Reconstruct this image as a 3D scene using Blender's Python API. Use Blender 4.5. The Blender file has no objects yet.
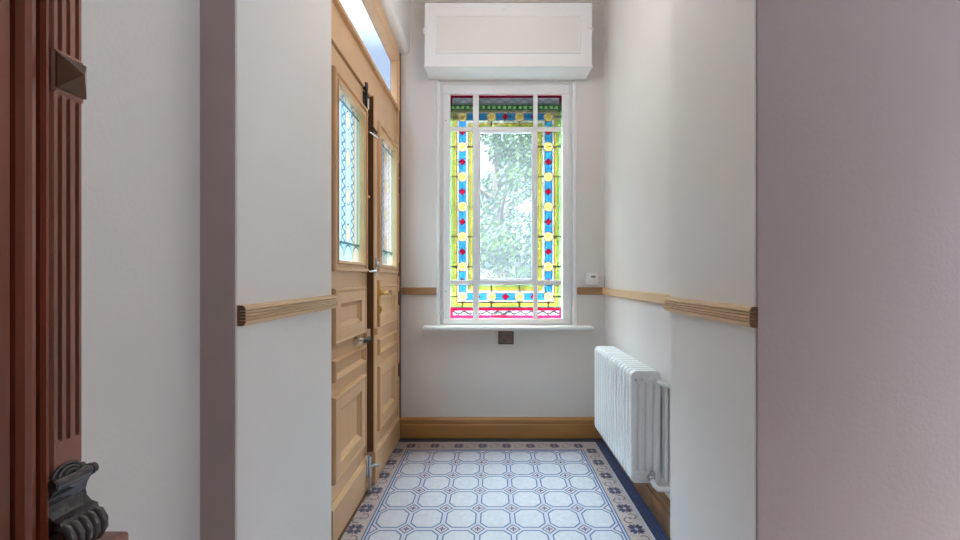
import bpy, math, random
from mathutils import Vector, Matrix
random.seed(7)
SC = bpy.context.scene
COL = SC.collection
PI = math.pi
H = 1.21

# ------------------------------------------------------------------ materials
MATS = {}
def mat(name, color, rough=0.5, metal=0.0, bump=0.0, bscale=60.0, vary=0.0, vscale=4.0, coat=0.0, stretch=None):
    m = bpy.data.materials.new(name); m.use_nodes = True
    nt = m.node_tree; N = nt.nodes; L = nt.links
    b = N['Principled BSDF']
    b.inputs['Base Color'].default_value = (*color, 1)
    b.inputs['Roughness'].default_value = rough
    b.inputs['Metallic'].default_value = metal
    b.inputs['Coat Weight'].default_value = coat
    tc = N.new('ShaderNodeTexCoord'); mp = N.new('ShaderNodeMapping')
    L.new(tc.outputs['Object'], mp.inputs['Vector'])
    if stretch: mp.inputs['Scale'].default_value = stretch
    if vary > 0:
        n = N.new('ShaderNodeTexNoise'); n.inputs['Scale'].default_value = vscale; n.inputs['Detail'].default_value = 5
        L.new(mp.outputs[0], n.inputs['Vector'])
        r = N.new('ShaderNodeValToRGB')
        r.color_ramp.elements[0].position = .3; r.color_ramp.elements[1].position = .7
        r.color_ramp.elements[0].color = (*[c*(1-vary) for c in color], 1)
        r.color_ramp.elements[1].color = (*[min(1, c*(1+vary)) for c in color], 1)
        L.new(n.outputs['Fac'], r.inputs[0]); L.new(r.outputs[0], b.inputs['Base Color'])
    if bump > 0:
        n = N.new('ShaderNodeTexNoise'); n.inputs['Scale'].default_value = bscale; n.inputs['Detail'].default_value = 4
        L.new(mp.outputs[0], n.inputs['Vector'])
        bp = N.new('ShaderNodeBump'); bp.inputs['Strength'].default_value = bump; bp.inputs['Distance'].default_value = .004
        L.new(n.outputs['Fac'], bp.inputs['Height']); L.new(bp.outputs[0], b.inputs['Normal'])
    MATS[name] = m
    return m

def glass(name, color, diffuse=0.4, tl=None):
    m = bpy.data.materials.new(name); m.use_nodes = True
    nt = m.node_tree; N = nt.nodes; L = nt.links
    N.remove(N['Principled BSDF'])
    out = N['Material Output']
    t = N.new('ShaderNodeBsdfTransparent'); t.inputs[0].default_value = (*color, 1)
    if name[:2] == 'g_' and name != 'g_clear': diffuse, tl = .55, tuple(c*.30 for c in color)
    else: diffuse *= .25
    d = N.new('ShaderNodeBsdfTranslucent'); d.inputs[0].default_value = (*(tl or color), 1)
    g = N.new('ShaderNodeBsdfGlossy'); g.inputs['Roughness'].default_value = .08
    mx = N.new('ShaderNodeMixShader'); mx.inputs[0].default_value = diffuse
    L.new(t.outputs[0], mx.inputs[1]); L.new(d.outputs[0], mx.inputs[2])
    m2 = N.new('ShaderNodeMixShader'); m2.inputs[0].default_value = .0 if name == 'g_clear' else .008
    L.new(mx.outputs[0], m2.inputs[1]); L.new(g.outputs[0], m2.inputs[2])
    L.new(m2.outputs[0], out.inputs['Surface'])
    MATS[name] = m
    return m

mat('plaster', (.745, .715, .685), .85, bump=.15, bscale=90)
mat('plaster_hall', (.47, .40, .385), .8, bump=.2, bscale=70)  # darker plaster with the shade of camera-facing faces put into its colour
mat('plaster_white', (.78, .77, .755), .8, bump=.1)
mat('white_paint', (.84, .85, .86), .35)
mat('white_enamel', (.86, .87, .88), .25, coat=.3)
mat('tan_paint', (.66, .41, .22), .34, vary=.05, vscale=9, stretch=(1, 1, .12))
mat('tan_dark', (.13, .055, .018), .4, vary=.1, vscale=9, stretch=(1, 1, .12))
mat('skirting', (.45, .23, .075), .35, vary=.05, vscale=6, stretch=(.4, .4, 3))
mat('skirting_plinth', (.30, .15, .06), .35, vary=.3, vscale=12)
mat('oak', (.70, .49, .29), .5, vary=.07, vscale=14, stretch=(3, .25, 3), bump=.2, bscale=40)
mat('oak_cut', (.13, .06, .02), .6, vary=.2, vscale=20)
mat('oak_back', (.36, .20, .095), .5, vary=.15, vscale=14, stretch=(.25, .25, 3))
mat('mahogany', (.20, .048, .024), .30, vary=.45, vscale=16, stretch=(1, 1, .08), coat=.4)
mat('mahogany_light', (.29, .12, .08), .30, vary=.3, vscale=18, stretch=(1, 1, .08), coat=.3)
mat('mahogany_dark', (.028, .014, .012), .25, vary=.3, vscale=20, coat=.5)
mat('boss_wood', (.11, .052, .022), .3, vary=.25, vscale=30, coat=.4)
mat('corbel_wood', (.05, .042, .045), .22, vary=.5, vscale=25, coat=.6)
mat('brass', (.72, .50, .18), .25, 1)
mat('steel', (.62, .64, .68), .25, 1)
mat('dark_iron', (.05, .045, .045), .4, .7)
mat('black_plastic', (.02, .02, .02), .35)
mat('chrome', (.8, .82, .86), .12, 1)
mat('plastic_white', (.82, .82, .82), .4)
mat('lcd', (.18, .2, .18), .3)
mat('vent_brown', (.17, .125, .10), .45, vary=.3, vscale=30)
mat('vent_dark', (.05, .04, .035), .6)
# floor
mat('tile_base', (.58, .605, .69), .22, vary=.05, vscale=18)
mat('tile_oct', (.62, .635, .69), .22, vary=.06, vscale=40)
mat('tile_line', (.06, .12, .28), .3)
mat('tile_dark', (.055, .055, .12), .3, vary=.25, vscale=40)
mat('tile_pink', (.55, .50, .60), .3)
mat('tile_beige', (.47, .39, .37), .32, vary=.10, vscale=30)
mat('tile_taupe', (.19, .15, .155), .32)
mat('tile_edge', (.035, .036, .05), .42, vary=.35, vscale=25)
mat('tile_navy', (.045, .06, .13), .3, vary=.2, vscale=30)
mat('wood_hall', (.25, .13, .07), .4, vary=.3, vscale=6, stretch=(4, .4, 1))
# glass
GL = {
 'g_clear': ((.56, .60, .61), .20), 'g_green': ((.30, .47, .20), .55), 'g_lime': ((.36, .37, .05), .6), 'g_yellow': ((.48, .35, .07), .6),
 'g_orange': ((.45, .16, .03), .6), 'g_blue': ((.03, .22, .42), .6), 'g_blue2': ((.02, .16, .36), .6), 'g_white': ((.46, .46, .45), .5),
 'g_red': ((.30, .004, .03), .6), 'g_rose': ((.42, .01, .05), .6), 'g_cream': ((.72, .62, .26), .6), 'g_gold': ((.70, .42, .05), .6),
 'g_dkgreen': ((.05, .17, .05), .6), 'g_brown': ((.25, .21, .12), .6), 'g_grey': ((.62, .66, .72), .5),
 'g_frost': ((.34, .35, .36), .4), 'd_pale': ((.20, .265, .27), .45), 'd_teal': ((.13, .22, .205), .5), 'd_blue': ((.06, .11, .155), .5), 'd_lead': ((.03, .06, .07), .5),
 'd_yellow': ((.29, .29, .16), .5), 'd_trans': ((.31, .33, .36), .5),
 'hall_glass': ((.9, .9, .9), .3)}
for k, (c, d) in GL.items(): glass(k, c, d)
mat('lead', (.05, .055, .06), .5, .3)
# outside
mat('leaf', (.085, .145, .025), .55, vary=.4, vscale=2.0)
mat('leaf_blue', (.042, .065, .045), .55, vary=.35, vscale=2.0)
mat('bark', (.16, .11, .07), .8, vary=.3)
mat('gravel', (.12, .12, .115), .9, vary=.3, vscale=3)
mat('stone', (.45, .42, .38), .8, vary=.2)
mat('shutter_slat', (.10, .12, .09), .6)

# ------------------------------------------------------------------ mesh builder
class MB:
    def __init__(s): s.v = []; s.f = []; s.m = []; s.sm = []
    def add(s, vs, fs, m=0, smooth=False):
        o = len(s.v); s.v += [tuple(v) for v in vs]
        for f in fs: s.f.append([o+i for i in f]); s.m.append(m); s.sm.append(smooth)
    def box(s, x0, x1, y0, y1, z0, z1, m=0):
        v = [(x, y, z) for x in (x0, x1) for y in (y0, y1) for z in (z0, z1)]
        s.add(v, [(0,1,3,2),(4,6,7,5),(0,4,5,1),(2,3,7,6),(0,2,6,4),(1,5,7,3)], m)
    def rbox(s, x0, x1, y0, y1, z0, z1, r=.003, m=0):
        # box chamfered on every edge
        xs = (x0, x1); ys = (y0, y1); zs = (z0, z1)
        vs = []; idx = {}
        for i in (0, 1):
            for j in (0, 1):
                for k in (0, 1):
                    dx = r if i == 0 else -r; dy = r if j == 0 else -r; dz = r if k == 0 else -r
                    idx[(i,j,k,0)] = len(vs); vs.append((xs[i], ys[j]+dy, zs[k]+dz))
                    idx[(i,j,k,1)] = len(vs); vs.append((xs[i]+dx, ys[j], zs[k]+dz))
                    idx[(i,j,k,2)] = len(vs); vs.append((xs[i]+dx, ys[j]+dy, zs[k]))
        fs = []
        for i in (0, 1):
            fs.append([idx[(i,0,0,0)], idx[(i,1,0,0)], idx[(i,1,1,0)], idx[(i,0,1,0)]])
            fs.append([idx[(0,i,0,1)], idx[(1,i,0,1)], idx[(1,i,1,1)], idx[(0,i,1,1)]])
            fs.append([idx[(0,0,i,2)], idx[(1,0,i,2)], idx[(1,1,i,2)], idx[(0,1,i,2)]])
        for a in (0, 1):
            for b in (0, 1):
                fs.append([idx[(a,b,0,0)], idx[(a,b,1,0)], idx[(a,b,1,1)], idx[(a,b,0,1)]])
                fs.append([idx[(a,0,b,0)], idx[(a,1,b,0)], idx[(a,1,b,2)], idx[(a,0,b,2)]])
                fs.append([idx[(0,a,b,1)], idx[(1,a,b,1)], idx[(1,a,b,2)], idx[(0,a,b,2)]])
                for c in (0, 1): fs.append([idx[(a,b,c,0)], idx[(a,b,c,1)], idx[(a,b,c,2)]])
        s.add(vs, fs, m)
    def loft(s, rings, m=0, closed=True, caps=True, smooth=False):
        n = len(rings[0]); vs = [p for r in rings for p in r]; fs = []
        for i in range(len(rings)-1):
            for j in range(n if closed else n-1):
                a = i*n+j; b = i*n+(j+1) % n
                fs.append((a, b, b+n, a+n))
        s.add(vs, fs, m, smooth)
        if caps and closed:
            s.add(list(rings[0]), [list(range(n))[::-1]], m); s.add(list(rings[-1]), [list(range(n))], m)
    def tube(s, pts, r, n=10, m=0, smooth=True):
        pts = [Vector(p) for p in pts]; rings = []
        rr = r if isinstance(r, (list, tuple)) else [r]*len(pts)
        up = None
        for i, p in enumerate(pts):
            d = ((pts[min(i+1, len(pts)-1)]-pts[max(i-1, 0)])).normalized()
            if up is None:
                up = Vector((0, 0, 1)) if abs(d.z) < .9 else Vector((1, 0, 0))
            a = d.cross(up).normalized(); b = a.cross(d).normalized(); up = b
            rings.append([p+a*math.cos(2*PI*k/n)*rr[i]+b*math.sin(2*PI*k/n)*rr[i] for k in range(n)])
        s.loft(rings, m, smooth=smooth)
    def disc(s, c, axis, r, h, n=20, m=0, r2=None):
        ax = Vector(axis).normalized(); c = Vector(c)
        s.tube([c, c+ax*h], [r, r2 if r2 is not None else r], n, m)
    def ring(s, y0, y1, z0, z1, prof, fx, m=0, mlist=None, centre=None):
        # mitred moulding around a rectangle on a face looking along +X; prof = (inset, height)
        rs = []
        for d, h in prof:
            rs.append([(fx+h, y0+d, z0+d), (fx+h, y1-d, z0+d), (fx+h, y1-d, z1-d), (fx+h, y0+d, z1-d)])
        for i in range(len(rs)-1):
            s.loft([rs[i], rs[i+1]], mlist[i] if mlist else m, caps=False)
        if centre is not None: s.add(rs[-1], [(0, 1, 2, 3)], centre)
    def build(s, name, mats, parent=None, **props):
        me = bpy.data.meshes.new(name)
        org = Vector((0, 0, 0)); p = parent
        while p is not None: org += p.location; p = p.parent
        me.from_pydata([tuple(Vector(v)-org) for v in s.v], [], s.f)
        if isinstance(mats, str): mats = [mats]
        for k in mats: me.materials.append(MATS[k])
        me.polygons.foreach_set('material_index', s.m)
        me.polygons.foreach_set('use_smooth', s.sm)
        me.update()
        import bmesh
        bm = bmesh.new(); bm.from_mesh(me); bmesh.ops.recalc_face_normals(bm, faces=bm.faces); bm.to_mesh(me); bm.free()
        o = bpy.data.objects.new(name, me); COL.objects.link(o)
        if parent: o.parent = parent
        for k, v in props.items(): o[k] = v
        return o

def empty(name, loc, **props):
    o = bpy.data.objects.new(name, None); COL.objects.link(o); o.location = loc
    o.empty_display_size = .1
    for k, v in props.items(): o[k] = v
    return o
S = dict(kind='structure')
def bevel(o, w=.004, seg=2):
    b = o.modifiers.new('bevel', 'BEVEL'); b.width = w; b.segments = seg; b.limit_method = 'ANGLE'
def struct_boxes(name, boxes, m, **kw):
    mb = MB()
    for b in boxes: mb.box(*b)
    return mb.build(name, m, None, kind='structure', **kw)

CEIL = 3.31
YB = 3.0
# ------------------------------------------------------------------ shell
struct_boxes('ceiling', [(-1.3, 2.6, -2.8, 1.753, CEIL, CEIL+.1), (-.762, 2.6, 1.753, 3.3, CEIL, CEIL+.1)], 'plaster_white')
struct_boxes('wall_hall_left', [(-1.3, -.812, -2.8, 1.10, 0, CEIL)], 'plaster')
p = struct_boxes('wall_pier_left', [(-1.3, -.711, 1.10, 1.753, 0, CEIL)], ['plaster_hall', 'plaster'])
for f in p.data.polygons: f.material_index = 0 if f.normal.y < -.5 else 1  # camera-facing side gets the shaded plaster colour
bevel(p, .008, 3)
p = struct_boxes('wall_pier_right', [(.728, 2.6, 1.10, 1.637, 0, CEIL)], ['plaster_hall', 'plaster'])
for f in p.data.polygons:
    f.material_index = 0 if f.normal.y < -.5 else 1  # shade of the front face is carried by the darker plaster
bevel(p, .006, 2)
struct_boxes('wall_right', [(.839, 1.2, 1.637, YB, 0, CEIL)], 'plaster')
# back wall with the window opening
WX0, WX1, WZ0, WZ1 = -.417, .622, .835, 2.705
struct_boxes('wall_back', [(-.762, WX0, YB, 3.3, 0, CEIL), (WX1, 1.2, YB, 3.3, 0, CEIL),
                           (WX0, WX1, YB, 3.3, 0, WZ0), (WX0, WX1, YB, 3.3, WZ1, CEIL)], 'plaster')
# rounded bulkhead over the door
mb = MB()
bx, bz, r = -.627, 2.888, .05
prof = [(-.762, CEIL), (-.762, bz)] + [(bx-r+r*math.sin(a), bz+r-r*math.cos(a)) for a in [k*PI/12 for k in range(7)]] + [(bx, CEIL)]
mb.loft([[(x, y, z) for x, z in prof] for y in (1.753, YB)])
mb.build('wall_left', 'plaster_white', None, kind='structure')
# hall right wall with an added unseen window for more light, hall rear wall
HW = (-.2, .9, .9, 2.6)
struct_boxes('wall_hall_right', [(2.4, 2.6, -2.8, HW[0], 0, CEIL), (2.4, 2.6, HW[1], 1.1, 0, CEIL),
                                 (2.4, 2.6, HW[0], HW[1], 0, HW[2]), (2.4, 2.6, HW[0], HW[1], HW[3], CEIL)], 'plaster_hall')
struct_boxes('wall_rear', [(-.812, 2.4, -2.8, -2.6, 0, CEIL)], 'plaster')
def plain_window(name, axis, a0, a1, z0, z1, c):
    r_ = empty(name, (c if axis == 'x' else (a0+a1)/2, c if axis == 'y' else (a0+a1)/2, z0), kind='structure')
    def bx_(mb, u0, u1, v0, v1, t):
        if axis == 'x': mb.box(c-t, c+t, u0, u1, v0, v1)
        else: mb.box(u0, u1, c-t, c+t, v0, v1)
    mb = MB(); w = .06
    mid = (a0+a1)/2
    bx_(mb, a0, a1, z0, z0+w, .03); bx_(mb, a0, a1, z1-w, z1, .03)
    bx_(mb, a0, a0+w, z0+w, z1-w, .03); bx_(mb, a1-w, a1, z0+w, z1-w, .03); bx_(mb, mid-.03, mid+.03, z0+w, z1-w, .028)
    mb.build('window_frame', 'white_paint', r_)
    mb = MB(); bx_(mb, a0+w, mid-.03, z0+w, z1-w, .001); bx_(mb, mid+.03, a1-w, z0+w, z1-w, .001)
    mb.build('pane', 'hall_glass', r_)
plain_window('window_3', 'x', HW[0], HW[1], HW[2], HW[3], 2.5)  # unseen window added to light the hall

# ------------------------------------------------------------------ floor
FM = ['tile_base', 'tile_oct', 'tile_line', 'tile_dark', 'tile_pink', 'tile_beige', 'tile_taupe', 'tile_edge', 'tile_navy', 'wood_hall']
T = .1715; XC = .012; YG = 2.763
mb = MB()
def poly(pts, z, m): mb.add([(x, y, z) for x, y in pts], [list(range(len(pts)))], m)
def rect(x0, x1, y0, y1, z, m): poly([(x0, y0), (x1, y0), (x1, y1), (x0, y1)], z, m)
E = .00012
mb.box(-1.3, 2.6, -2.8, 3.3, -.08, -.0005, 9)
rect(-.80, .839, .9, 3.0, 0, 7)                 # dark outer band
gx0, gx1 = XC-3.5*T, XC+3.5*T
# floral band
rect(-.80, .742, .9, 2.905, E, 5)
# ribbed border lines
rect(.757, .839, .9, 2.91, E*.5, 8)
for k in range(4):
    x = .772+k*.018; rect(x, x+.004, .9, 2.92, E, 2)
rect(.742, .750, .9, 2.912, E, 0); rect(-.80, .742, 2.905, 2.912, E, 0)
rect(.752, .757, .9, 2.917, E*2, 8)
# grid field
rect(gx0-.022, gx1+.022, .9, YG+.024, 2*E, 2)
rect(gx0-.015, gx1+.015, .9, YG+.017, 3*E, 0)
rect(gx0-.008, gx1+.008, .9, YG+.009, 4*E, 2)
rect(gx0, gx1, .9, YG, 5*E, 0)
def octo(cx, cy, h, c):
    return [(cx-h, cy-h+c), (cx-h+c, cy-h), (cx+h-c, cy-h), (cx+h, cy-h+c), (cx+h, cy+h-c), (cx+h-c, cy+h), (cx-h+c, cy+h), (cx-h, cy+h-c)]
def dia(cx, cy, r, clip=True):
    pts = [(cx-r, cy), (cx, cy-r), (cx+r, cy), (cx, cy+r)]
    if not clip: return pts
    # clip against grid
    def clipp(ps, f, inter):
        out = []
        for i in range(len(ps)):
            a, b = ps[i], ps[(i+1) % len(ps)]
            if f(a): out.append(a)
            if f(a) != f(b): out.append(inter(a, b))
        return out
    for (ax, val, sg) in ((0, gx0, 1), (0, gx1, -1), (1, YG, -1)):
        f = lambda p: (p[ax]-val)*sg >= -1e-6
        def inter(a, b):
            t = (val-a[ax])/(b[ax]-a[ax]); return (a[0]+(b[0]-a[0])*t, a[1]+(b[1]-a[1])*t)
        pts = clipp(pts, f, inter)
        if len(pts) < 3: return None
    return pts
NR = 11
for j in range(NR):
    cy = YG-(j+.5)*T
    for i in range(7):
        cx = gx0+(i+.5)*T
        poly(octo(cx, cy, .445*T, .205*T), 6*E, 2)
        poly(octo(cx, cy, .408*T, .188*T), 7*E, 1)
for j in range(NR+1):
    cy = YG-j*T
    for i in range(8):
        cx = gx0+i*T
        for r_, z_, m_ in ((.212*T, 6, 3), (.168*T, 7, 4)):
            q = dia(cx, cy, r_)
            if q: poly(q, z_*E, m_)
        if 0 < i < 7 and j > 0:
            for a in range(4):
                an = a*PI/2+PI/2
                d1 = Vector((math.cos(an), math.sin(an))); d2 = Vector((-d1.y, d1.x))
                c0 = Vector((cx, cy))
                poly([c0, c0+d1*.045*T+d2*.032*T, c0+d1*.12*T, c0+d1*.045*T-d2*.032*T], 8*E, 3)
# flowers and arcs
def ell(cx, cy, a, b, rot, z, m, n=10):
    poly([(cx+a*math.cos(t)*math.cos(rot)-b*math.sin(t)*math.sin(rot), cy+a*math.cos(t)*math.sin(rot)+b*math.sin(t)*math.cos(rot)) for t in [2*PI*k/n for k in range(n)]], z, m)
def arc(cx, cy, r, w, a0, a1, z, m, n=10):
    o = [(cx+(r+w)*math.cos(t), cy+(r+w)*math.sin(t)) for t in [a0+(a1-a0)*k/n for k in range(n+1)]]
    i = [(cx+r*math.cos(t), cy+r*math.sin(t)) for t in [a0+(a1-a0)*k/n for k in range(n+1)]]
    for k in range(n): poly([o[k], o[k+1], i[k+1], i[k]], z, m)
def flower(cx, cy, s=1, sx=1.0):
    for k in range(4):
        an = PI/4+k*PI/2
        for da in (-.30, .30):
            ell(cx+.025*s*math.cos(an+da*.9)*sx, cy+.025*s*math.sin(an+da*.9), .0175*s, .0085*s, an+da*.6, 2*E, 3)
        ell(cx+.030*s*math.cos(k*PI/2)*sx, cy+.030*s*math.sin(k*PI/2), .012*s, .005*s, k*PI/2, 2*E, 6)
    ell(cx, cy, .007*s, .007*s, 0, 3*E, 5)
xr, xl, ybk = .688, -.664, 2.846
for j in range(-0, NR+1):
    cy = YG-j*T
    for cx in (xr, xl):
        flower(cx, cy)
        yc = cy-T/2
        for sg in (-1, 1):
            arc(cx+sg*.014, yc+sg*.016, .017, .0075, -PI/2 if sg > 0 else PI/2, PI*.75 if sg > 0 else PI*1.75, 2*E, 6)
        arc(cx, yc, .004, .004, 0, 2*PI, 2*E, 8)
for i in range(7):
    cx = gx0+(i+.0)*T
    cx2 = cx+T/2
    if i: flower(cx, ybk, .92)
    for sg in (-1, 1):
        arc(cx2+sg*.016, ybk+sg*.012, .015, .0055, -PI/2 if sg > 0 else PI/2, PI*.75 if sg > 0 else PI*1.75, 2*E, 6)
flower(gx1, ybk, .92); flower(gx0, ybk, .92)
mb.build('floor', FM, None, kind='structure')

# ------------------------------------------------------------------ baseboards
def base_profile(mb, path, zt=.153):
    # path = list of (point, outward normal) ; profile (off, z)
    pr = [(0, 0), (.022, 0), (.022, .098), (.014, .104), (.014, .116), (.020, .120), (.020, .138), (.008, .148), (0, zt)]
    rings = [[(p[0]+n[0]*o, p[1]+n[1]*o, z) for o, z in pr] for p, n in path]
    mb.loft(rings)
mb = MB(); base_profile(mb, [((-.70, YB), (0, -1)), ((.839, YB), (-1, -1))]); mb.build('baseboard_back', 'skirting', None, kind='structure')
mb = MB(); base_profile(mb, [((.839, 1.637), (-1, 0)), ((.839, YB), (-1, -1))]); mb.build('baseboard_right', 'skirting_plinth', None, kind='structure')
# ------------------------------------------------------------------ trims: picture strip at the ceiling, dado rails
mb = MB(); mb.box(-.627, .839, YB-.03, YB, 3.272, CEIL); mb.build('trim_1', 'plaster', None, kind='structure')

def thin_rail(name, x0, x1, y0, y1, z0=1.077, z1=1.131):
    mb = MB(); mb.rbox(x0, x1, y0, y1, z0, z1, .006)
    return mb.build(name, 'oak_back', None, kind='structure', category='dado rail',
        label={'trim_2': 'plain brown dado rail piece on the back wall left of the window',
               'trim_3': 'plain brown dado rail piece on the back wall under the thermostat',
               'trim_4': 'plain light brown dado rail along the right niche wall above the radiator'}[name])
thin_rail('trim_2', -.69, -.425, YB-.018, YB)
thin_rail('trim_3', .632, .839, YB-.018, YB)
o = thin_rail('trim_4', .821, .839, 1.637, YB)
o.data.materials[0] = MATS['oak']

def reeded_rail(name, xw, sgn, y0, y1, z0, z1, label):
    # sgn: direction the rail sticks out
    mb = MB(); d = .024
    n = 5; h = z1-z0; pts = [(0, z0), (d*.55, z0), (d*.85, z0+.003)]
    rz0, rz1 = z0+.007, z1-.007; st = (rz1-rz0)/n
    for k in range(n):
        a = rz0+k*st
        pts += [(d*.90, a+st*.12), (d*1.0, a+st*.30), (d*1.0, a+st*.70), (d*.90, a+st*.88)]
        if k < n-1: pts += [(d*.30, a+st*.90), (d*.30, a+st*1.10)]
    pts += [(d*.85, z1-.003), (d*.55, z1), (0, z1)]
    mb.loft([[(xw+sgn*o_, y, z) for o_, z in pts] for y in (y0, y1)], caps=False)
    for y, rev in ((y0, True), (y1, False)):
        mb.add([(xw+sgn*o_, y, z) for o_, z in pts], [list(range(len(pts)))], 1)
    return mb.build(name, ['oak', 'oak_cut'], None, kind='structure', label=label, category='dado rail')
reeded_rail('trim_5', -.711, 1, 1.103, 1.768, 1.073, 1.131, 'reeded oak dado rail on the left pier beside the double door')
reeded_rail('trim_6', .728, -1, 1.09, 1.642, 1.070, 1.128, 'reeded oak dado rail on the right pier beside the radiator')

# ------------------------------------------------------------------ window 1
K = 131.0; YW = 3.045
def wx(px): return (px-493)*YW/397.0
def wz(py): return H+(277-py)*YW/397.0
win = empty('window_1', (.1, 3.05, WZ0), kind='structure', category='window', label='tall stained glass window with white frame in the back wall')
# frame
def zrect_ring(mb, x0, x1, z0, z1, w, ya, yb, m=0):
    mb.box(x0, x1, ya, yb, z0, z0+w[0], m); mb.box(x0, x1, ya, yb, z1-w[1], z1, m)
    mb.box(x0, x0+w[2], ya, yb, z0+w[0], z1-w[1], m); mb.box(x1-w[2], x1, ya, yb, z0+w[0], z1-w[1], m)
mb = MB()
fx0, fx1, fz0, fz1 = wx(439.5), wx(573.0), wz(327.0), wz(79.2)
gx_0, gx_1, gz_0, gz_1 = wx(450.5), wx(561), wz(318), wz(95.5)
zrect_ring(mb, fx0, fx1, fz0-.01, fz1, (.04, .05, .040), 3.03, 3.14)
o = mb.build('window_frame', 'white_paint', win); bevel(o, .004)
mb = MB()
zrect_ring(mb, fx0+.030, fx1-.030, fz0+.025, fz1-.055, (gz_0-fz0-.025, fz1-.055-gz_1, gx_0-fx0-.030), 3.018, 3.055)
o = mb.build('sash', 'white_paint', win); bevel(o, .005)
mb = MB()
for a, b in ((473.2, 478.8), (533.2, 537.2)): mb.box(wx(a), wx(b), 3.022, 3.055, gz_0, gz_1)
for a, b in ((127.9, 131.6), (280.2, 284.6)): mb.box(gx_0, gx_1, 3.023, 3.054, wz(b), wz(a))
zrect_ring(mb, wx(478.8), wx(533.2), wz(280.2), wz(131.6), (.012, .014, .012), 3.030, 3.052)
o = mb.build('glazing_bar', 'white_paint', win); bevel(o, .002, 1)
# sash screws
mb = MB()
for py in (122, 291): mb.disc((wx(446.3), 3.019, wz(py)), (0, -1, 0), .004, .003, 8)
mb.build('screw', 'dark_iron', win)
# outer plaster beads at the opening
for nm, x0, x1 in (('architrave', WX1-.018, WX1+.008), ('architrave', WX0-.010, WX0+.014)):
    mb = MB(); mb.rbox(x0, x1, 2.990, 3.03, WZ0, WZ1-.02, .005); mb.build(nm, 'white_paint', win)
# sill
mb = MB(); mb.rbox(-.52, .743, 2.915, 3.04, .818, .845, .006)
mb.build('window_sill', 'white_paint', win)

# leaded glass: coloured pieces laid out on a regular raster
GM = ['lead'] + list(GL.keys())
GI = {k: i for i, k in enumerate(GM)}
CX_L, CX_R = 462.4, 548.4
CYS = [116.8+29.98*k for k in range(7)]
CXS_T = [462.4, 491.3, 519.6, 548.4]
def stained(px, py):
    # outer frame bands at top and bottom
    if py < 112.3:
        if py < 96.0: return 'g_red'
        if py < 98.2: return 'g_red'
        if px < 452.4 or px > 559.2: return 'g_red' if py < 105 else 'g_dkgreen'
        if py < 103.2:
            t = ((px-451)/6.1) % 2; zz = t if t < 1 else 2-t
            yy = 98.8+zz*3.8
            return 'lead' if abs(py-yy) < .95 else 'g_grey'
        if py < 105.0: return 'lead'
        if py < 105.9: return 'g_dkgreen'
        if py < 108.6:
            return 'g_green' if ((px-451) % 5.2) < 2.8 else 'g_dkgreen'
        if py < 110.2: return 'g_dkgreen'
        return 'g_brown'
    if py > 307.2:
        if py < 307.9: return 'lead'
        if px < 453.0 or px > 559.0: return 'g_rose'
        if py < 310.4: return 'g_red'
        if py > 315.0: return 'g_rose'
        t = ((px-453)/5.6) % 2; zz = t if t < 1 else 2-t
        yy = 311.2+zz*3.2
        return 'lead' if abs(py-yy) < .85 else 'g_frost'
    # circles
    def circ(cx, cy):
        d = math.hypot(px-cx, py-cy)
        if d < 5.05:
            if d > 4.3: return 'lead' if d > 4.7 else 'g_orange'
            if d > 2.9: return 'g_cream'
            return 'g_gold' if (int((math.atan2(py-cy, px-cx)+PI)/(PI/4)) % 2 or d < 1.2) else 'g_cream'
        return None
    for cx in (CX_L, CX_R):
        for cy in CYS:
            c = circ(cx, cy)
            if c: return c
    for cy in (CYS[0], CYS[-1]):
        for cx in CXS_T[1:3]:
            c = circ(cx, cy)
            if c: return c
    # distance from band centreline (rectangle CX_L..CX_R, CYS0..CYS-1)
    ox = max(CX_L-px, px-CX_R); oy = max(CYS[0]-py, py-CYS[-1])
    d = max(ox, oy)          # >0 outside, <0 inside the centreline rectangle
    vertical = ox > oy
    if abs(d) < 3.7:
        # diamonds
        if vertical:
            k = (py-CYS[0])/29.98; fr = abs((k % 1)-.5)*29.98
            if fr+abs(ox) < 3.3: return 'g_red'
            if fr+abs(ox) < 3.9: return 'lead'
        else:
            k = (px-CXS_T[0])/28.67; fr = abs((k % 1)-.5)*28.67
            if fr+abs(oy) < 3.3: return 'g_red'
            if fr+abs(oy) < 3.9: return 'lead'
        if abs(d) > 3.1: return 'lead'
        if abs(d) < .35: return 'g_blue2'
        return 'g_blue' if abs(d) < 1.7 else 'g_blue'
    if vertical:
        for cy in CYS:
            if abs(py-cy) < .7: return 'lead'
    else:
        for cx in CXS_T:
            if abs(px-cx) < .7: return 'lead'
    a = abs(d)
    if d > 0:
        if a < 5.3: return 'g_white'
        if a < 6.1: return 'lead'
        if a < 7.3: return 'g_yellow'
        if a < 7.9: return 'lead'
        if a < 9.2: return 'g_lime'
        if a < 9.9: return 'lead'
        return 'g_green'
    if a < 6.0: return 'g_white'
    if a < 6.5: return 'lead'
    if a < 7.9: return 'g_lime' if vertical else 'g_yellow'
    if a < 8.3: return 'lead'
    if a < 9.8: return 'g_yellow' if vertical else 'g_lime'
    if a < 10.2: return 'lead'
    if a < 11.6: return 'g_green'
    return 'g_clear'

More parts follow.
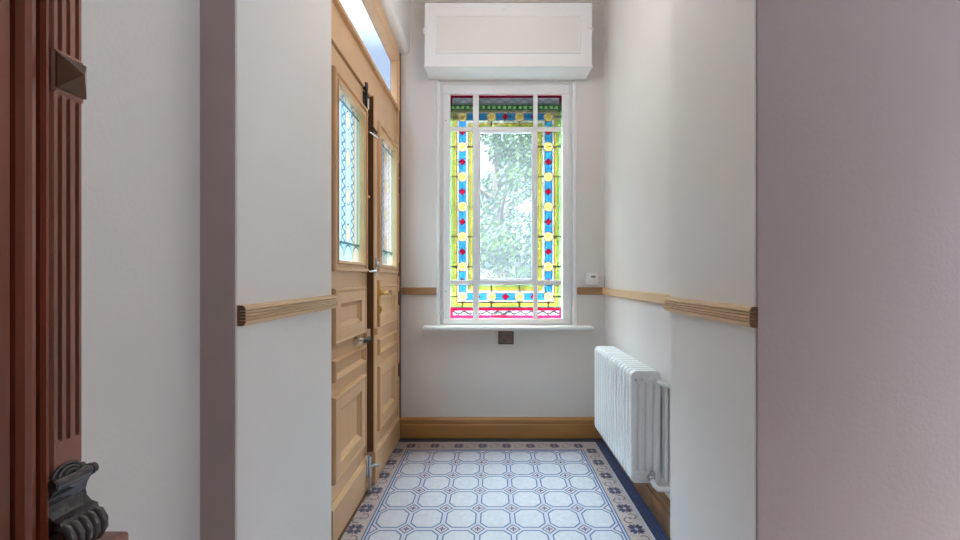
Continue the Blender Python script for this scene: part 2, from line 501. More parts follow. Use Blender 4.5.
def raster(mb, u0, u1, v0, v1, nu, nv, fn, place):
    du = (u1-u0)/nu; dv = (v1-v0)/nv
    for j in range(nv):
        vv = v0+(j+.5)*dv; i = 0
        cs = [fn(u0+(k+.5)*du, vv) for k in range(nu)]
        while i < nu:
            k = i
            while k+1 < nu and cs[k+1] == cs[i]: k += 1
            a, b, c, d = u0+i*du, u0+(k+1)*du, v0+j*dv, v0+(j+1)*dv
            mb.add([place(a, c), place(b, c), place(b, d), place(a, d)], [(0, 1, 2, 3)], GI[cs[i]])
            i = k+1
regions = [(450.0, 474.0, 95, 129), (478.0, 534.0, 95, 129), (536.5, 561.5, 95, 129),
           (450.0, 474.0, 130.5, 281.5), (536.5, 561.5, 130.5, 281.5),
           (450.0, 474.0, 283.5, 318.6), (478.0, 534.0, 283.5, 318.6), (536.5, 561.5, 283.5, 318.6)]
for rg in regions:
    mb = MB()
    raster(mb, rg[0], rg[1], rg[2], rg[3], int((rg[1]-rg[0])/.38), int((rg[3]-rg[2])/.38), stained, lambda a, b: (wx(a), YW, wz(b)))
    mb.build('stained_pane', GM, win)
mb = MB(); mb.box(wx(478.5), wx(533.5), YW-.001, YW+.001, wz(281), wz(131))
mb.build('pane', 'g_clear', win)

# shutter seen through the top of the window
mb = MB()
for k in range(5):
    z = wz(112)+k*.05
    mb.rbox(WX0+.01, WX1-.01, 3.20, 3.215, z, z+.046, .004)
mb.build('roller_shutter', 'shutter_slat', None, label='dark roller shutter rolled down a little outside the top of the stained window', category='shutter')

# ------------------------------------------------------------------ shutter box over the window
mb = MB()
bx0, bx1 = -.486, .703; by = 2.815; z0, z1 = 2.70, 3.157
# body: front plate, chamfered ends and underside
outer = [(bx0, by), (bx1, by), (bx1, YB), (bx0, YB)]
rings = []
rings.append([(bx0+.02, by+.045, z0-.0), (bx1-.02, by+.045, z0-.0), (bx1-.02, YB, z0-.0), (bx0+.02, YB, z0-.0)])
rings.append([(bx0, by, z0+.0), (bx1, by, z0+.0), (bx1, YB, z0+.0), (bx0, YB, z0+.0)])
mb.box(bx0, bx1, by, YB-.0005, z0, z1)
boxo = mb.build('shutter_box', 'white_paint', None, label='white panelled shutter box above the stained glass window', category='shutter box')
bevel(boxo, .006, 2)
# make the box an assembly: face panel moulding as a part
mb = MB()
px0, px1, pz0, pz1 = bx0+.095, bx1-.095, z0+.105, z1-.105
for a, b, c, d in ((px0-.012, px1+.012, pz1, pz1+.012), (px0-.012, px1+.012, pz0-.012, pz0), (px0-.012, px0, pz0, pz1), (px1, px1+.012, pz0, pz1)):
    mb.rbox(a, b, by-.010, by+.001, c, d, .003)
mb.build('panel_moulding', 'white_paint', boxo)
mb = MB(); mb.box(px0, px1, by-.003, by+.001, pz0, pz1); mb.build('front_panel', 'plaster_white', boxo)
mb = MB(); mb.rbox(bx0-.004, bx1+.004, by-.006, by+.03, z0-.002, z0+.014, .003); mb.build('lip', 'white_paint', boxo)
for x, sx in ((bx0, -1), (bx1, 1)):
    mb = MB(); mb.tube([(x+sx*.006, by+.02, z0+.25), (x+sx*.008, by-.01, z0+.262), (x-sx*.03, by-.012, z0+.275)], .005, 8)
    mb.build('latch', 'white_paint', boxo)
mb = MB(); mb.disc((.075, by, z1-.045), (0, -1, 0), .012, .008, 12); mb.build('knob', 'white_paint', boxo)

# ------------------------------------------------------------------ thermostat and small plate
th = MB(); th.rbox(.695, .787, 2.974, YB, 1.154, 1.240, .005)
tho = th.build('thermostat', 'plastic_white', None, label='small white square thermostat above the dado rail right of the window', category='thermostat')
mb = MB(); mb.box(.735, .768, 2.9725, 2.975, 1.205, 1.219); mb.build('display', 'lcd', tho)
mb = MB()
for k in range(3): mb.rbox(.722+k*.02, .734+k*.02, 2.972, 2.975, 1.178, 1.184, .001)
mb.build('button', 'plastic_white', tho)
mb = MB()
zrect_ring(mb, .040, .156, .703, .800, (.007, .003, .006), YB-.010, YB)
mb.box(.046, .150, YB-.004, YB, .710, .797, 1)
mb.build('wall_plate', ['vent_dark', 'vent_brown'], None, label='small square brown metal plate on the wall under the window sill', category='wall plate')
# little cable duct in the corner
mb = MB(); mb.tube([(.826, 2.985, 1.131), (.826, 2.985, 1.215)], .013, 10)
mb.build('cable_cover', 'plaster', None, label='short wall coloured cable stub in the corner beside the thermostat', category='cable cover')

# ------------------------------------------------------------------ door 1
door = empty('door_1', (-.74, 2.3, 0), kind='structure', category='door', label='tan painted double door with leaded glass in the left wall')
ZT = 2.262
XN, XF = -.728, -.708
def leaf(name, xf, y0, y1, gy0, gy1, m0, label):
    t = .045
    mb = MB(); gz0, gz1 = 1.285, 2.115
    mb.box(xf-t, xf, y0, gy0, .012, ZT); mb.box(xf-t, xf, gy1, y1, .012, ZT)
    mb.box(xf-t, xf, gy0, gy1, .012, gz0); mb.box(xf-t, xf, gy0, gy1, gz1, ZT)
    lf = mb.build(name, 'tan_paint', door, label=label)
    # glazing moulding
    w = .05; a, b = gy0-.055, gy1+.055
    mb = MB()
    mb.ring(a, b, gz0-.05, gz1+.04, [(0, 0), (0, .018), (.006, .026), (.018, .026), (.022, .014), (.034, .014), (.040, .026), (.052, .022), (.055, -.001)], xf)
    mb.build('glazing_moulding', 'tan_paint', lf)
    # three panels
    py0, py1 = gy0-.055, gy1+.03
    for z0_, z1_, kind in ((.900, 1.158, 1), (.735, .833, 2), (.278, .668, 1)):
        mb = MB()
        if kind == 1:
            mb.ring(py0, py1, z0_, z1_, [(0, 0), (0, .018), (.004, .026), (.012, .026), (.018, .022), (.072, .022), (.075, .014), (.094, .002)], xf, centre=0)
        else:
            mb.ring(py0, py1, z0_, z1_, [(0, 0), (0, .018), (.004, .026), (.012, .026), (.026, .002)], xf, centre=0)
        mb.build('panel', 'tan_paint', lf)
    # plinth board
    mb = MB(); mb.loft([[(xf, y, .014), (xf+.020, y, .014), (xf+.020, y, .168), (xf+.004, y, .186), (xf, y, .186)] for y in (y0, y1)])
    mb.build('kick_board', 'tan_paint', lf)
    # leaded pane
    L_, Hh = gy1-gy0, gz1-gz0
    def fn(u, v):
        s = u/L_; t_ = v
        if abs(v-.095) < .006 or abs(v-(Hh-.055)) < .006: return 'd_lead'
        if v < .095:
            q = (s*3) % 1
            e = abs(q-.5)*2
            hgt = .085*math.sqrt(max(0, 1-e*e))
            if abs(v-hgt) < .006: return 'd_lead'
            return 'd_pale' if v < hgt else 'd_teal'
        if s < .12 or s > .88: return 'd_teal'
        if abs(s-.12) < .022 or abs(s-.88) < .022: return 'd_lead'
        for c in (.32, .68):
            e = s-c; wv = .05*math.sin(v*2*PI/.045)
            if abs(e) < .075:
                return 'd_blue' if abs(e-wv) < .035 else ('d_lead' if abs(e) > .062 else 'd_pale')
        if abs(s-.5) < .12:
            q = ((v-.05) % .19)-.095
            d = math.hypot((s-.5)*L_*1.4, q*.8)
            if d < .040: return 'd_yellow' if d < .035 else 'd_lead'
        return 'd_pale' if m0 else 'd_trans'
    mb = MB()
    raster(mb, 0, L_, 0, Hh, 70, 200, fn, lambda u, v: (xf-.003, gy0+u, gz0+v))
    mb.build('leaded_pane', GM, lf)
    return lf
near = leaf('door_leaf', XN, 1.757, 2.294, 1.828, 2.180, True, 'near door leaf with lever handle')
far = leaf('door_leaf', XF, 2.300, 2.935, 2.454, 2.820, False, 'far door leaf with brass handle')
# astragal
mb = MB(); mb.loft([[(XF-.06, 2.294, z), (XF+.018, 2.294, z), (XF+.022, 2.300, z), (XF+.022, 2.352, z), (XF+.014, 2.362, z), (XF-.001, 2.362, z), (XF-.001, 2.305, z), (XF-.06, 2.305, z)] for z in (.19, ZT-.004)])
mb.build('astragal', ['tan_paint'], far)
mb = MB(); mb.rbox(XF-.05, XF+.03, 2.293, 2.372, .014, .20, .003); mb.build('plinth_block', 'tan_paint', far)
# dark strip between the leaves: shade on the astragal side put into the colour
mb = MB(); mb.box(XF-.055, XF+.017, 2.2935, 2.2955, .2, ZT-.01); mb.build('rebate_strip', 'tan_dark', far)
# frame
mb = MB()
mb.box(-.762, -.700, 2.937, 2.998, 0, 2.888)                      # far jamb
mb.box(-.80, -.715, 1.754, 2.937, ZT+.008, 2.448)                # transom rail
mb.box(-.762, -.690, 1.754, 2.937, 2.805, 2.888)                  # head
fr = mb.build('door_frame', 'tan_paint', door); bevel(fr, .004)
mb = MB(); mb.box(-.84, -.762, 2.94, 2.998, 0, 2.26); mb.box(-.84, -.775, 1.754, 2.937, ZT-.02, ZT+.02); mb.build('door_stop', 'tan_dark', fr)
# frame steps seen around the transom light
mb = MB()
mb.ring(1.70, 2.945, 2.44, 2.83, [(0, 0), (0, .022), (.014, .026), (.018, .010), (.028, .010), (.032, -.03)], -.715)
mb.build('transom_moulding', 'tan_paint', fr)
mb = MB(); mb.box(-.761, -.757, 1.754, 2.937, 2.448, 2.805)
mb.build('transom_pane', 'd_trans', door)
for k in (2.02, 2.52):
    mb = MB(); mb.box(-.757, -.742, k-.008, k+.008, 2.448, 2.472); mb.build('glazing_clip', 'tan_dark', fr)
# dark strip where frame meets wall: shaded gap put in as colour
mb = MB(); mb.box(-.70, -.694, 2.968, 2.998, .0, 2.888); mb.build('corner_bead', 'tan_dark', fr)
# hinges
for z in (2.0, 1.88, 1.26, .52, 1.05):
    mb = MB(); mb.tube([(-.700, 2.945, z-.045), (-.700, 2.945, z+.045)], .008, 10)
    mb.disc((-.700, 2.945, z+.045), (0, 0, 1), .008, .012, 10, 0, .002)
    mb.build('hinge', 'tan_dark', fr)
# lever handle on near leaf
mb = MB()
yh, zh = 2.085, .874
mb.disc((XN, yh, zh), (1, 0, 0), .026, .006, 20); mb.disc((XN+.006, yh, zh), (1, 0, 0), .016, .03, 16, 0, .011)
ho = mb.build('handle_rosette', 'chrome', near)
mb = MB(); mb.tube([(XN+.036, yh-.006, zh), (XN+.045, yh+.01, zh), (XN+.045, yh+.06, zh-.004), (XN+.044, yh+.105, zh-.004)], [.011, .013, .012, .013], 12)
mb.build('lever', 'black_plastic', near, label='black lever')
mb = MB(); mb.disc((XN+.035, yh-.002, zh+.002), (1, 0, 0), .019, .014, 18, 0, .012); mb.build('handle_knob', 'chrome', near)
# lock keeper in the gap
mb = MB(); mb.rbox(XN-.005, XN+.022, 2.225, 2.292, .858, .912, .003); mb.rbox(XF, XF+.040, 2.296, 2.368, .875, .912, .003)
mb.build('lock_case', 'tan_paint', near)
# small knob and clasp
mb = MB(); mb.tube([(XN, 2.255, 1.665), (XN+.012, 2.255, 1.665), (XN+.022, 2.255, 1.665), (XN+.030, 2.255, 1.665)], [.010, .006, .013, .004], 14)
mb.build('knob', 'brass', near)
# clasp plate
mb = MB()
mb.rbox(XF+.022, XF+.028, 2.306, 2.345, 1.225, 1.325, .002); mb.rbox(XF+.028, XF+.045, 2.31, 2.34, 1.27, 1.30, .003)
mb.tube([(XF+.034, 2.31, 1.25), (XF+.036, 2.27, 1.245), (XN+.03, 2.24, 1.24), (XN+.028, 2.22, 1.25)], .005, 8)
mb.build('clasp', 'steel', far)
mb = MB(); mb.rbox(XN, XN+.008, 2.20, 2.285, 1.232, 1.262, .002); mb.build('clasp_plate', 'tan_dark', near)
# top bolt
mb = MB()
mb.rbox(XN+.0, XN+.006, 2.218, 2.245, 2.09, 2.25, .002); mb.tube([(XN+.018, 2.23, 2.03), (XN+.018, 2.23, 2.30)], .008, 8)
mb.rbox(XN+.004, XN+.028, 2.216, 2.246, 2.225, 2.245, .003); mb.rbox(XN+.004, XN+.026, 2.216, 2.246, 2.115, 2.13, .003)
mb.tube([(XN+.02, 2.23, 2.08), (XN+.045, 2.26, 2.06), (XN+.05, 2.32, 2.05)], .006, 8)
mb.build('top_bolt', 'dark_iron', near)
mb = MB(); mb.rbox(XN+.0, XN+.022, 2.215, 2.25, 2.262, 2.30, .003); mb.build('bolt_keeper', 'dark_iron', fr)
mb = MB(); mb.tube([(XN+.026, 2.232, 2.15), (XN+.026, 2.232, 2.21)], .0065, 8); mb.tube([(XN+.03, 2.24, 2.03), (XN+.05, 2.34, 2.028)], .005, 8)
mb.build('bolt_slide', 'steel', near)
# bottom bolt / foot catch
mb = MB()
mb.rbox(XN+.020, XN+.028, 2.215, 2.265, .085, .215, .003); mb.tube([(XN+.034, 2.24, .012), (XN+.034, 2.24, .20)], .008, 8)
mb.tube([(XN+.034, 2.24, .14), (XN+.060, 2.25, .145), (XN+.085, 2.255, .140)], [.009, .010, .006], 10)
mb.rbox(XN+.024, XN+.055, 2.195, 2.25, .012, .035, .003)
mb.build('bottom_bolt', 'steel', near)
# brass handle plate on far leaf
ys = 2.375
mb = MB()
pl = [(XF+.001, ys-.012, 0), (XF+.001, ys+.020, 0), (XF+.030, ys+.016, 0), (XF+.030, ys-.010, 0)]
zz = [(.925, .3), (.935, .8), (.95, .7), (.97, 1), (1.0, 1), (1.07, 1), (1.12, 1), (1.16, .8), (1.19, .3)]
mb.loft([[(XF+.012*0+(x-XF), ys+(y-ys)*w+.0, z) if False else (x, ys+(y-ys)*w, z) for x, y, _ in pl] for z, w in zz])
mb.build('handle_plate', 'brass', far)
mb = MB()
zk = 1.115; xk = XF+.030
mb.disc((xk, ys, zk), (1, 0, 0), .016, .010, 16); mb.tube([(xk+.008, ys, zk), (xk+.030, ys, zk), (xk+.036, ys+.012, zk), (xk+.036, ys+.05, zk-.006), (xk+.034, ys+.12, zk+.004), (xk+.028, ys+.16, zk-.014)], [.011, .011, .010, .008, .010, .007], 12)
mb.build('handle_lever', 'brass', far)
mb = MB(); mb.disc((xk-.002, ys+.004, 1.015), (1, 0, 0), .022, .010, 24); mb.disc((xk+.008, ys+.004, 1.015), (1, 0, 0), .012, .006, 16)
mb.build('lock_cylinder', 'brass', far)
mb = MB(); mb.rbox(-.80, -.70, 1.757, 2.937, .0005, .010, .003); mb.build('threshold', 'tan_dark', door)

# ------------------------------------------------------------------ radiator
RY0, RP, NS = 1.905, .0468, 15
rad = empty('radiator', (.74, RY0, .22), label='white column radiator on the right wall of the niche', category='radiator')
def ellipse_ring(cx, cy, rx, ry, z, n=12, e=2.6):
    out = []
    for k in range(n):
        t = 2*PI*(k+.5)/n; c, s_ = math.cos(t), math.sin(t)
        out.append((cx+rx*math.copysign(abs(c)**(2/e), c), cy+ry*math.copysign(abs(s_)**(2/e), s_), z))
    return out
mb = MB()
yc = RY0+RP/2; zb, zt = .216, .760; cols = [.681+.0370*k for k in range(4)]
for cx in cols:
    mb.loft([ellipse_ring(cx, yc, .0184, .0180, z, 16, 3.6) for z in (zb+.05, zt-.05)], smooth=True, caps=False)
# headers: rounded in the X-Z plane
def header(z0_, z1_, top):
    xa, xb = cols[0]-.018, cols[-1]+.018
    n = 8; r_ = .03
    prof = []
    if top:
        prof = [(xa, z0_)] + [(xa+r_-r_*math.cos(a), z1_-r_+r_*math.sin(a)) for a in [k*PI/2/n for k in range(n+1)]] + \
               [(xb-r_+r_*math.sin(a), z1_-r_+r_*math.cos(a)) for a in [k*PI/2/n for k in range(n+1)]] + [(xb, z0_)]
    else:
        prof = [(xa, z1_)] + [(xa+r_-r_*math.cos(a), z0_+r_-r_*math.sin(a)) for a in [k*PI/2/n for k in range(n+1)]] + \
               [(xb-r_+r_*math.sin(a), z0_+r_-r_*math.cos(a)) for a in [k*PI/2/n for k in range(n+1)]] + [(xb, z1_)]
    cx, cz = (xa+xb)/2, (z0_+z1_)/2
    rings = []
    for dy, s_ in ((-.0185, .90), (-.016, .96), (-.008, 1), (.008, 1), (.016, .96), (.0185, .90)):
        rings.append([(cx+(x-cx)*(1-(1-s_)*.35), yc+dy, cz+(z-cz)*s_) for x, z in prof])
    mb.loft(rings, smooth=False)
header(zt-.062, zt, True); header(zb, zb+.062, False)
# hub collars joining sections
for z in (zt-.038, zb+.038):
    mb.tube([(cols[0]+.012, yc-RP/2, z), (cols[0]+.012, yc+RP/2, z)], .014, 10); mb.tube([(cols[-1]-.012, yc-RP/2, z), (cols[-1]-.012, yc+RP/2, z)], .014, 10)
sec = mb.build('radiator_section', 'white_enamel', rad)
for k in range(1, NS):
    c = sec.copy(); COL.objects.link(c); c.parent = rad; c.location = (0, k*RP, 0)
# end fittings
mb = MB()
for cx in (cols[0]+.004, cols[1]): mb.disc((cx, RY0+.004, zt-.045), (0, -1, 0), .007, .008, 10)
mb.build('air_vent', 'steel', rad)
mb = MB(); mb.disc((cols[2]+.012, RY0+.005, zt-.045), (0, -1, 0), .018, .014, 16); mb.disc((cols[2]+.012, RY0-.009, zt-.045), (0, -1, 0), .011, .012, 6)
mb.build('plug', 'white_enamel', rad)
mb = MB(); mb.tube([(cols[3], RY0-.005, zt-.052), (cols[3], RY0-.022, zt-.052), (cols[3]+.006, RY0-.03, zt-.056), (.815, RY0-.03, zt-.062), (.834, RY0-.03, zt-.070)], .0115, 10)
mb.disc((cols[3], RY0+.002, zt-.052), (0, -1, 0), .013, .012, 12)
mb.build('supply_pipe', 'white_enamel', rad)
mb = MB()
xv, zv = cols[2], zb+.035
mb.disc((xv, RY0+.002, zv), (0, -1, 0), .016, .025, 12); mb.disc((xv, RY0-.020, zv+.012), (0, -.5, 1), .014, .022, 14)
mb.build('valve', 'steel', rad)
mb = MB()
mb.tube([(xv, RY0-.02, zv-.006), (xv+.006, RY0-.038, zv-.022), (xv+.018, RY0-.045, zv-.034), (xv+.035, RY0-.045, zv-.036), (xv+.075, RY0-.045, zv-.036), (.836, RY0-.045, zv-.036)], .0125, 12)
mb.build('return_pipe', 'white_enamel', rad)
for yy in (RY0+.02, RY0-.015):
    mb = MB(); mb.tube([(.826, yy, zb+.02), (.826, yy, zt-.06)], .008, 10); mb.build('riser_pipe', 'white_enamel', rad)
for k in (2, 12):
    for za_, zb2_ in ((zt-.14, zt-.10), (zb+.08, zb+.12)):
        mb = MB(); mb.rbox(.80, .839, RY0+k*RP+.012, RY0+k*RP+.034, za_, zb2_, .003); mb.build('bracket', 'white_enamel', rad)

# ------------------------------------------------------------------ carved hall stand
hs = empty('hall_stand', (-.72, .5, 0), label='carved dark mahogany hall stand with fluted pilaster at the left edge', category='hall stand')
XP = -.66; YE = .6406; ZTOP = 2.25
# back board and end board
mb = MB(); mb.box(-.812, -.79, -.30, .634, .787, ZTOP); mb.box(-.79, XP-.012, .612, .634, .787, ZTOP)
mb.build('back_board', 'mahogany', hs)
# moulded stile seen at the left edge of the picture
prof = [(.50, -.70), (.50, XP+.002), (.5405, XP+.002), (.542, XP-.006), (.5445, XP-.006), (.546, XP+.003), (.552, XP+.009), (.560, XP+.010), (.567, XP+.007),
        (.571, XP-.002), (.5715, XP-.022), (.5795, XP-.022), (.580, XP-.002), (.5830, XP+.004), (.5865, XP+.004), (.589, XP-.002), (.5895, XP-.016), (.594, XP-.016), (.594, -.70)]
mb = MB(); mb.loft([[(x, y, z) for y, x in prof] for z in (.787, ZTOP)])
mb.build('moulded_stile', 'mahogany', hs)
mb = MB(); mb.box(XP-.0215, XP-.0195, .572, .579, .79, ZTOP-.002); mb.box(XP-.0155, XP-.0135, .59, .5935, .79, ZTOP-.002)
mb.build('groove_inlay', 'mahogany_dark', hs)  # dark strips darken the groove floors by colour
# fluted pilaster
y0p, y1p = .594, YE
gr = [.6050, .6170, .6300]
def pil_ring(z, depth, xo=0):
    r_ = [(-.70, y0p, z), (XP+xo-.004, y0p, z), (XP+xo, y0p+.003, z)]
    for g in gr:
        for dy, f in ((-.0030, 0), (-.0020, .8), (0, 1), (.0020, .8), (.0030, 0)):
            r_.append((XP+xo-depth*f, g+dy, z))
    r_ += [(XP+xo, y1p-.004, z), (XP+xo-.004, y1p, z), (-.70, y1p, z)]
    return r_
def zz_(py): return H+(277-py)*.615/397
mb = MB()
D = .009
rings = [pil_ring(.787, 0), pil_ring(.958, 0), pil_ring(.962, D*.7), pil_ring(.972, D), pil_ring(1.478, D), pil_ring(1.484, D*.7), pil_ring(1.488, 0),
         pil_ring(1.492, 0, .003), pil_ring(1.552, 0, .003), pil_ring(1.555, 0), pil_ring(1.559, D*.7), pil_ring(1.566, D), pil_ring(2.18, D), pil_ring(2.19, 0), pil_ring(ZTOP, 0)]
mb.loft(rings)
mb.build('fluted_pilaster', 'mahogany_light', hs)
# pyramid boss
mb = MB()
za, zb_ = 1.4955, 1.5485; ya, yb = .596, .639; xb_ = XP+.003
apex = (XP+.026, .6165, (za+zb_)/2+.002)
mb.add([(xb_, ya, za), (xb_, yb, za), (xb_, yb, zb_), (xb_, ya, zb_), (xb_+.003, ya, za), (xb_+.003, yb, za), (xb_+.003, yb, zb_), (xb_+.003, ya, zb_), apex],
       [(0,1,5,4),(1,2,6,5),(2,3,7,6),(3,0,4,7),(4,5,8),(5,6,8),(6,7,8),(7,4,8)])
mb.build('diamond_boss', 'boss_wood', hs)
# scroll corbel
cb = MB()
def xz_extrude(mb_, pts, y0_, y1_, smooth=False): mb_.loft([[(x, y, z) for x, z in pts] for y in (y0_, y1_)], smooth=smooth)
zr = .900
xz_extrude(cb, [(XP-.03, .905), (XP-.002, .912), (XP+.012, .898), (XP+.010, .890), (XP+.004, .880), (XP+.001, .868), (XP+.003, .858), (XP+.010, .850), (XP+.021, .846), (XP+.022, .838), (XP+.015, .832), (XP-.03, .80)], .586, .6425)
cbo = cb.build('corbel', 'corbel_wood', hs)
mb = MB(); mb.tube([(XP+.009, .585, zr), (XP+.009, .6475, zr)], .0085, 16)
mb.tube([(XP+.009, .587, zr), (XP+.009, .590, zr)], .0095, 16); mb.tube([(XP+.009, .640, zr), (XP+.009, .643, zr)], .0098, 16)
mb.build('scroll', 'corbel_wood', cbo)
mb = MB()
for k in range(3):
    c = Vector((XP+.002, .613, .907)); rr = .020-k*.006
    pts = [c+Vector((0.0+.003*k, rr*math.cos(a), rr*.75*math.sin(a))) for a in [PI*j/10 for j in range(11)]]
    mb.tube(pts, .0028, 8)
mb.build('shell_carving', 'corbel_wood', cbo)
mb = MB()
for k in range(5):
    y = .591+k*.0118
    pts = [(XP+.014, .838), (XP+.026, .834), (XP+.033, .822), (XP+.033, .808), (XP+.026, .796), (XP+.012, .790)]
    mb.tube([(x, y, z) for x, z in pts], .0064, 8)
mb.build('ribbed_scroll', 'corbel_wood', cbo)
mb = MB(); xz_extrude(mb, [(XP-.03, .838), (XP+.020, .835), (XP+.029, .82), (XP+.028, .805), (XP+.012, .789), (XP-.03, .789)], .586, .644)
mb.build('corbel_base', 'corbel_wood', cbo)
# shelf, lower cabinet, cornice (above and below the picture)
mb = MB(); mb.rbox(-.812, -.606, -.32, .665, .765, .787, .005); mb.build('shelf', 'mahogany_light', hs)
mb = MB(); mb.box(-.812, -.63, -.30, .65, .06, .765); lc = mb.build('cabinet_body', 'mahogany', hs)
for a, b in ((-.28, .17), (.18, .63)):
    mb = MB(); mb.ring(a, b, .10, .74, [(0, 0), (0, .014), (.05, .014), (.06, .004)], -.63, centre=0); dd = mb.build('cabinet_door', 'mahogany_light', hs)
    mb = MB(); mb.tube([(-.616, (.14 if a < 0 else .21), .45), (-.600, (.14 if a < 0 else .21), .45)], [.006, .011], 12); mb.build('knob', 'brass', dd)
for x, y in ((-.80, -.28), (-.66, -.28), (-.80, .62), (-.66, .62)):
    mb = MB(); mb.tube([(x, y, .0005), (x, y, .03), (x, y, .06)], [.012, .02, .014], 12); mb.build('foot', 'mahogany_dark', hs)
mb = MB(); mb.rbox(-.812, -.62, -.32, .665, ZTOP, ZTOP+.06, .01); mb.build('cornice', 'mahogany', hs)
mb = MB(); mb.box(-.79, -.785, -.26, .49, .95, 2.15); mb.build('mirror', 'chrome', hs)

# ------------------------------------------------------------------ outside
struct_boxes('ground', [(-14, 14, -9, 18, -.6, -.35)], 'gravel')
def tree(name, x, y, h, spread, n, leaf_m, label, seed, base=.6):
    rnd = random.Random(seed)
    root = empty(name, (x, y, -.35), label=label, category='tree', group='garden trees')
    mb = MB()
    mb.tube([(x, y, -.35), (x+.1, y, h*.3), (x-.05, y+.1, h*.6), (x, y, h*.9)], [.16, .12, .08, .02], 10)
    for k in range(7):
        a = k*2.4; z = h*(.25+.08*k)
        mb.tube([(x, y, z), (x+spread*.4*math.cos(a), y+spread*.4*math.sin(a), z+.5), (x+spread*.75*math.cos(a), y+spread*.75*math.sin(a), z+.8)], [.06, .035, .012], 8)
    mb.build('trunk', 'bark', root)
    mb = MB(); clumps = []
    for k in range(46):
        a = rnd.uniform(0, 2*PI); rr = spread*math.sqrt(rnd.random())*.92; z = base+rnd.random()*(h-base)
        clumps.append((x+rr*math.cos(a), y+rr*math.sin(a), z, rnd.uniform(.35, .6)))
    for k in range(n):
        cx, cy, cz, cr = rnd.choice(clumps)
        d = Vector((rnd.gauss(0, 1), rnd.gauss(0, 1), rnd.gauss(0, .8))).normalized()*cr*rnd.uniform(.5, 1.0)
        c = Vector((cx, cy, cz))+d
        u = Vector((rnd.gauss(0, 1), rnd.gauss(0, 1), rnd.gauss(0, 1))).normalized(); v = u.orthogonal().normalized()
        w = u.cross(v)
        s_ = rnd.uniform(.03, .06)
        mb.add([c-v*s_, c+w*s_*.45, c+v*s_, c-w*s_*.45], [(0, 1, 2, 3)], 0 if rnd.random() < .6 else 1)
    mb.build('foliage', leaf_m, root)
tree('garden_tree', .1, 7.6, 4.6, 1.7, 30000, ['leaf', 'leaf_blue'], 'leafy green garden tree straight behind the clear centre pane', 1)
tree('garden_tree', 4.6, 10.6, 4.8, 1.9, 7000, ['leaf_blue', 'leaf'], 'greyish green garden tree behind the right strip of stained glass', 2)
tree('garden_tree', -6.2, 4.2, 3.0, 1.6, 4000, ['leaf', 'leaf_blue'], 'low green garden tree outside the leaded double door', 3)

# ------------------------------------------------------------------ light
w = bpy.data.worlds.new('sky'); SC.world = w; w.use_nodes = True
nt = w.node_tree; bg = nt.nodes['Background']
bg.inputs[0].default_value = (.75, .855, 1.0, 1)
tc = nt.nodes.new('ShaderNodeTexCoord'); sp = nt.nodes.new('ShaderNodeSeparateXYZ'); mr = nt.nodes.new('ShaderNodeMapRange')
nt.links.new(tc.outputs['Generated'], sp.inputs[0]); nt.links.new(sp.outputs['Z'], mr.inputs['Value'])
mr.inputs['From Min'].default_value = .48; mr.inputs['From Max'].default_value = .95
mr.inputs['To Min'].default_value = 1.05; mr.inputs['To Max'].default_value = 37.0      # overcast sky: brightest overhead
nt.links.new(mr.outputs[0], bg.inputs[1])
def sun(rot, e):
    l = bpy.data.lights.new('sun', 'SUN'); l.energy = e; l.angle = .02; l.color = (1, .95, .86)
    o = bpy.data.objects.new('sun', l); COL.objects.link(o); o.rotation_euler = rot
sd = Vector((-.03, .62, -.78)).normalized()
sun(sd.to_track_quat('-Z', 'Y').to_euler(), 2.5)
def portal(name, c, normal, sx, sy):
    l = bpy.data.lights.new(name, 'AREA'); l.shape = 'RECTANGLE'; l.size = sx; l.size_y = sy
    l.cycles.is_portal = True
    o = bpy.data.objects.new(name, l); COL.objects.link(o); o.location = c
    o.rotation_euler = Vector(normal).to_track_quat('-Z', 'Z' if abs(Vector(normal).z) < .9 else 'Y').to_euler()
portal('portal_window', (.1, 3.16, 1.75), (0, -1, 0), 1.04, 1.84)
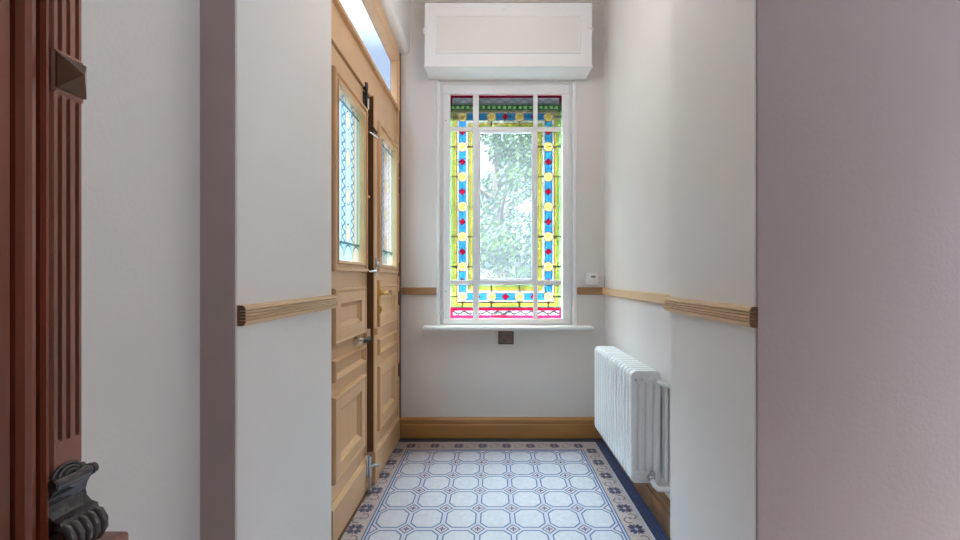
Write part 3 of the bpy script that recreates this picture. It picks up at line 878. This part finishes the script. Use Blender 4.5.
portal('portal_door', (-.86, 2.35, 1.7), (1, 0, 0), 1.2, 2.3)
portal('portal_hall_right', (2.56, .35, 1.75), (-1, 0, 0), 1.1, 1.7)

def added_fill_lamp(x, y, z, e, label):  # unseen globe lamp added as fill light for the niche
    m = bpy.data.materials.new('lamp_glass'); m.use_nodes = True
    b = m.node_tree.nodes['Principled BSDF']; b.inputs['Emission Color'].default_value = (1, .90, .84, 1); b.inputs['Emission Strength'].default_value = e
    MATS['lamp_glass'] = m
    r_ = empty('pendant_lamp', (x, y, CEIL), label=label, category='lamp')
    mb = MB(); mb.tube([(x, y, CEIL), (x, y, CEIL-.02), (x, y, CEIL-.03)], [.06, .055, .01], 24, smooth=False); mb.build('ceiling_rose', 'white_paint', r_)
    mb = MB(); mb.tube([(x, y, CEIL-.028), (x, y, z+.15)], .004, 8); mb.build('cord', 'white_paint', r_)
    mb = MB(); mb.tube([(x, y, z+.16), (x, y, z+.118)], [.02, .035], 16); mb.build('cap', 'brass', r_)
    R_ = .12; mb = MB(); n = 14
    mb.tube([(x, y, z+R_*math.cos(PI*k/n)) for k in range(n+1)], [max(.002, R_*math.sin(PI*k/n)) for k in range(n+1)], 24); mb.build('globe_shade', 'lamp_glass', r_)
added_fill_lamp(.03, 1.9, 2.74, 5.2, 'white globe pendant lamp hanging in the niche above the tiled floor')
# ------------------------------------------------------------------ camera
cd = bpy.data.cameras.new('camera'); cam = bpy.data.objects.new('camera', cd); COL.objects.link(cam)
cam.location = (0, 0, H); cam.rotation_euler = (PI/2, 0, 0)
cd.sensor_width = 36; cd.lens = 397/960*36; cd.shift_x = -13/960; cd.shift_y = 7/960; cd.clip_start = .02
SC.camera = cam
SC.view_settings.view_transform = 'Standard'; SC.view_settings.look = 'None'
SC.view_settings.gamma = 1; SC.view_settings.use_curve_mapping = False
SC.view_settings.exposure = 1.9
SC.cycles.use_denoising = True
SC.cycles.max_bounces = 12; SC.cycles.diffuse_bounces = 8; SC.cycles.transparent_max_bounces = 16
SC.cycles.sample_clamp_indirect = 8
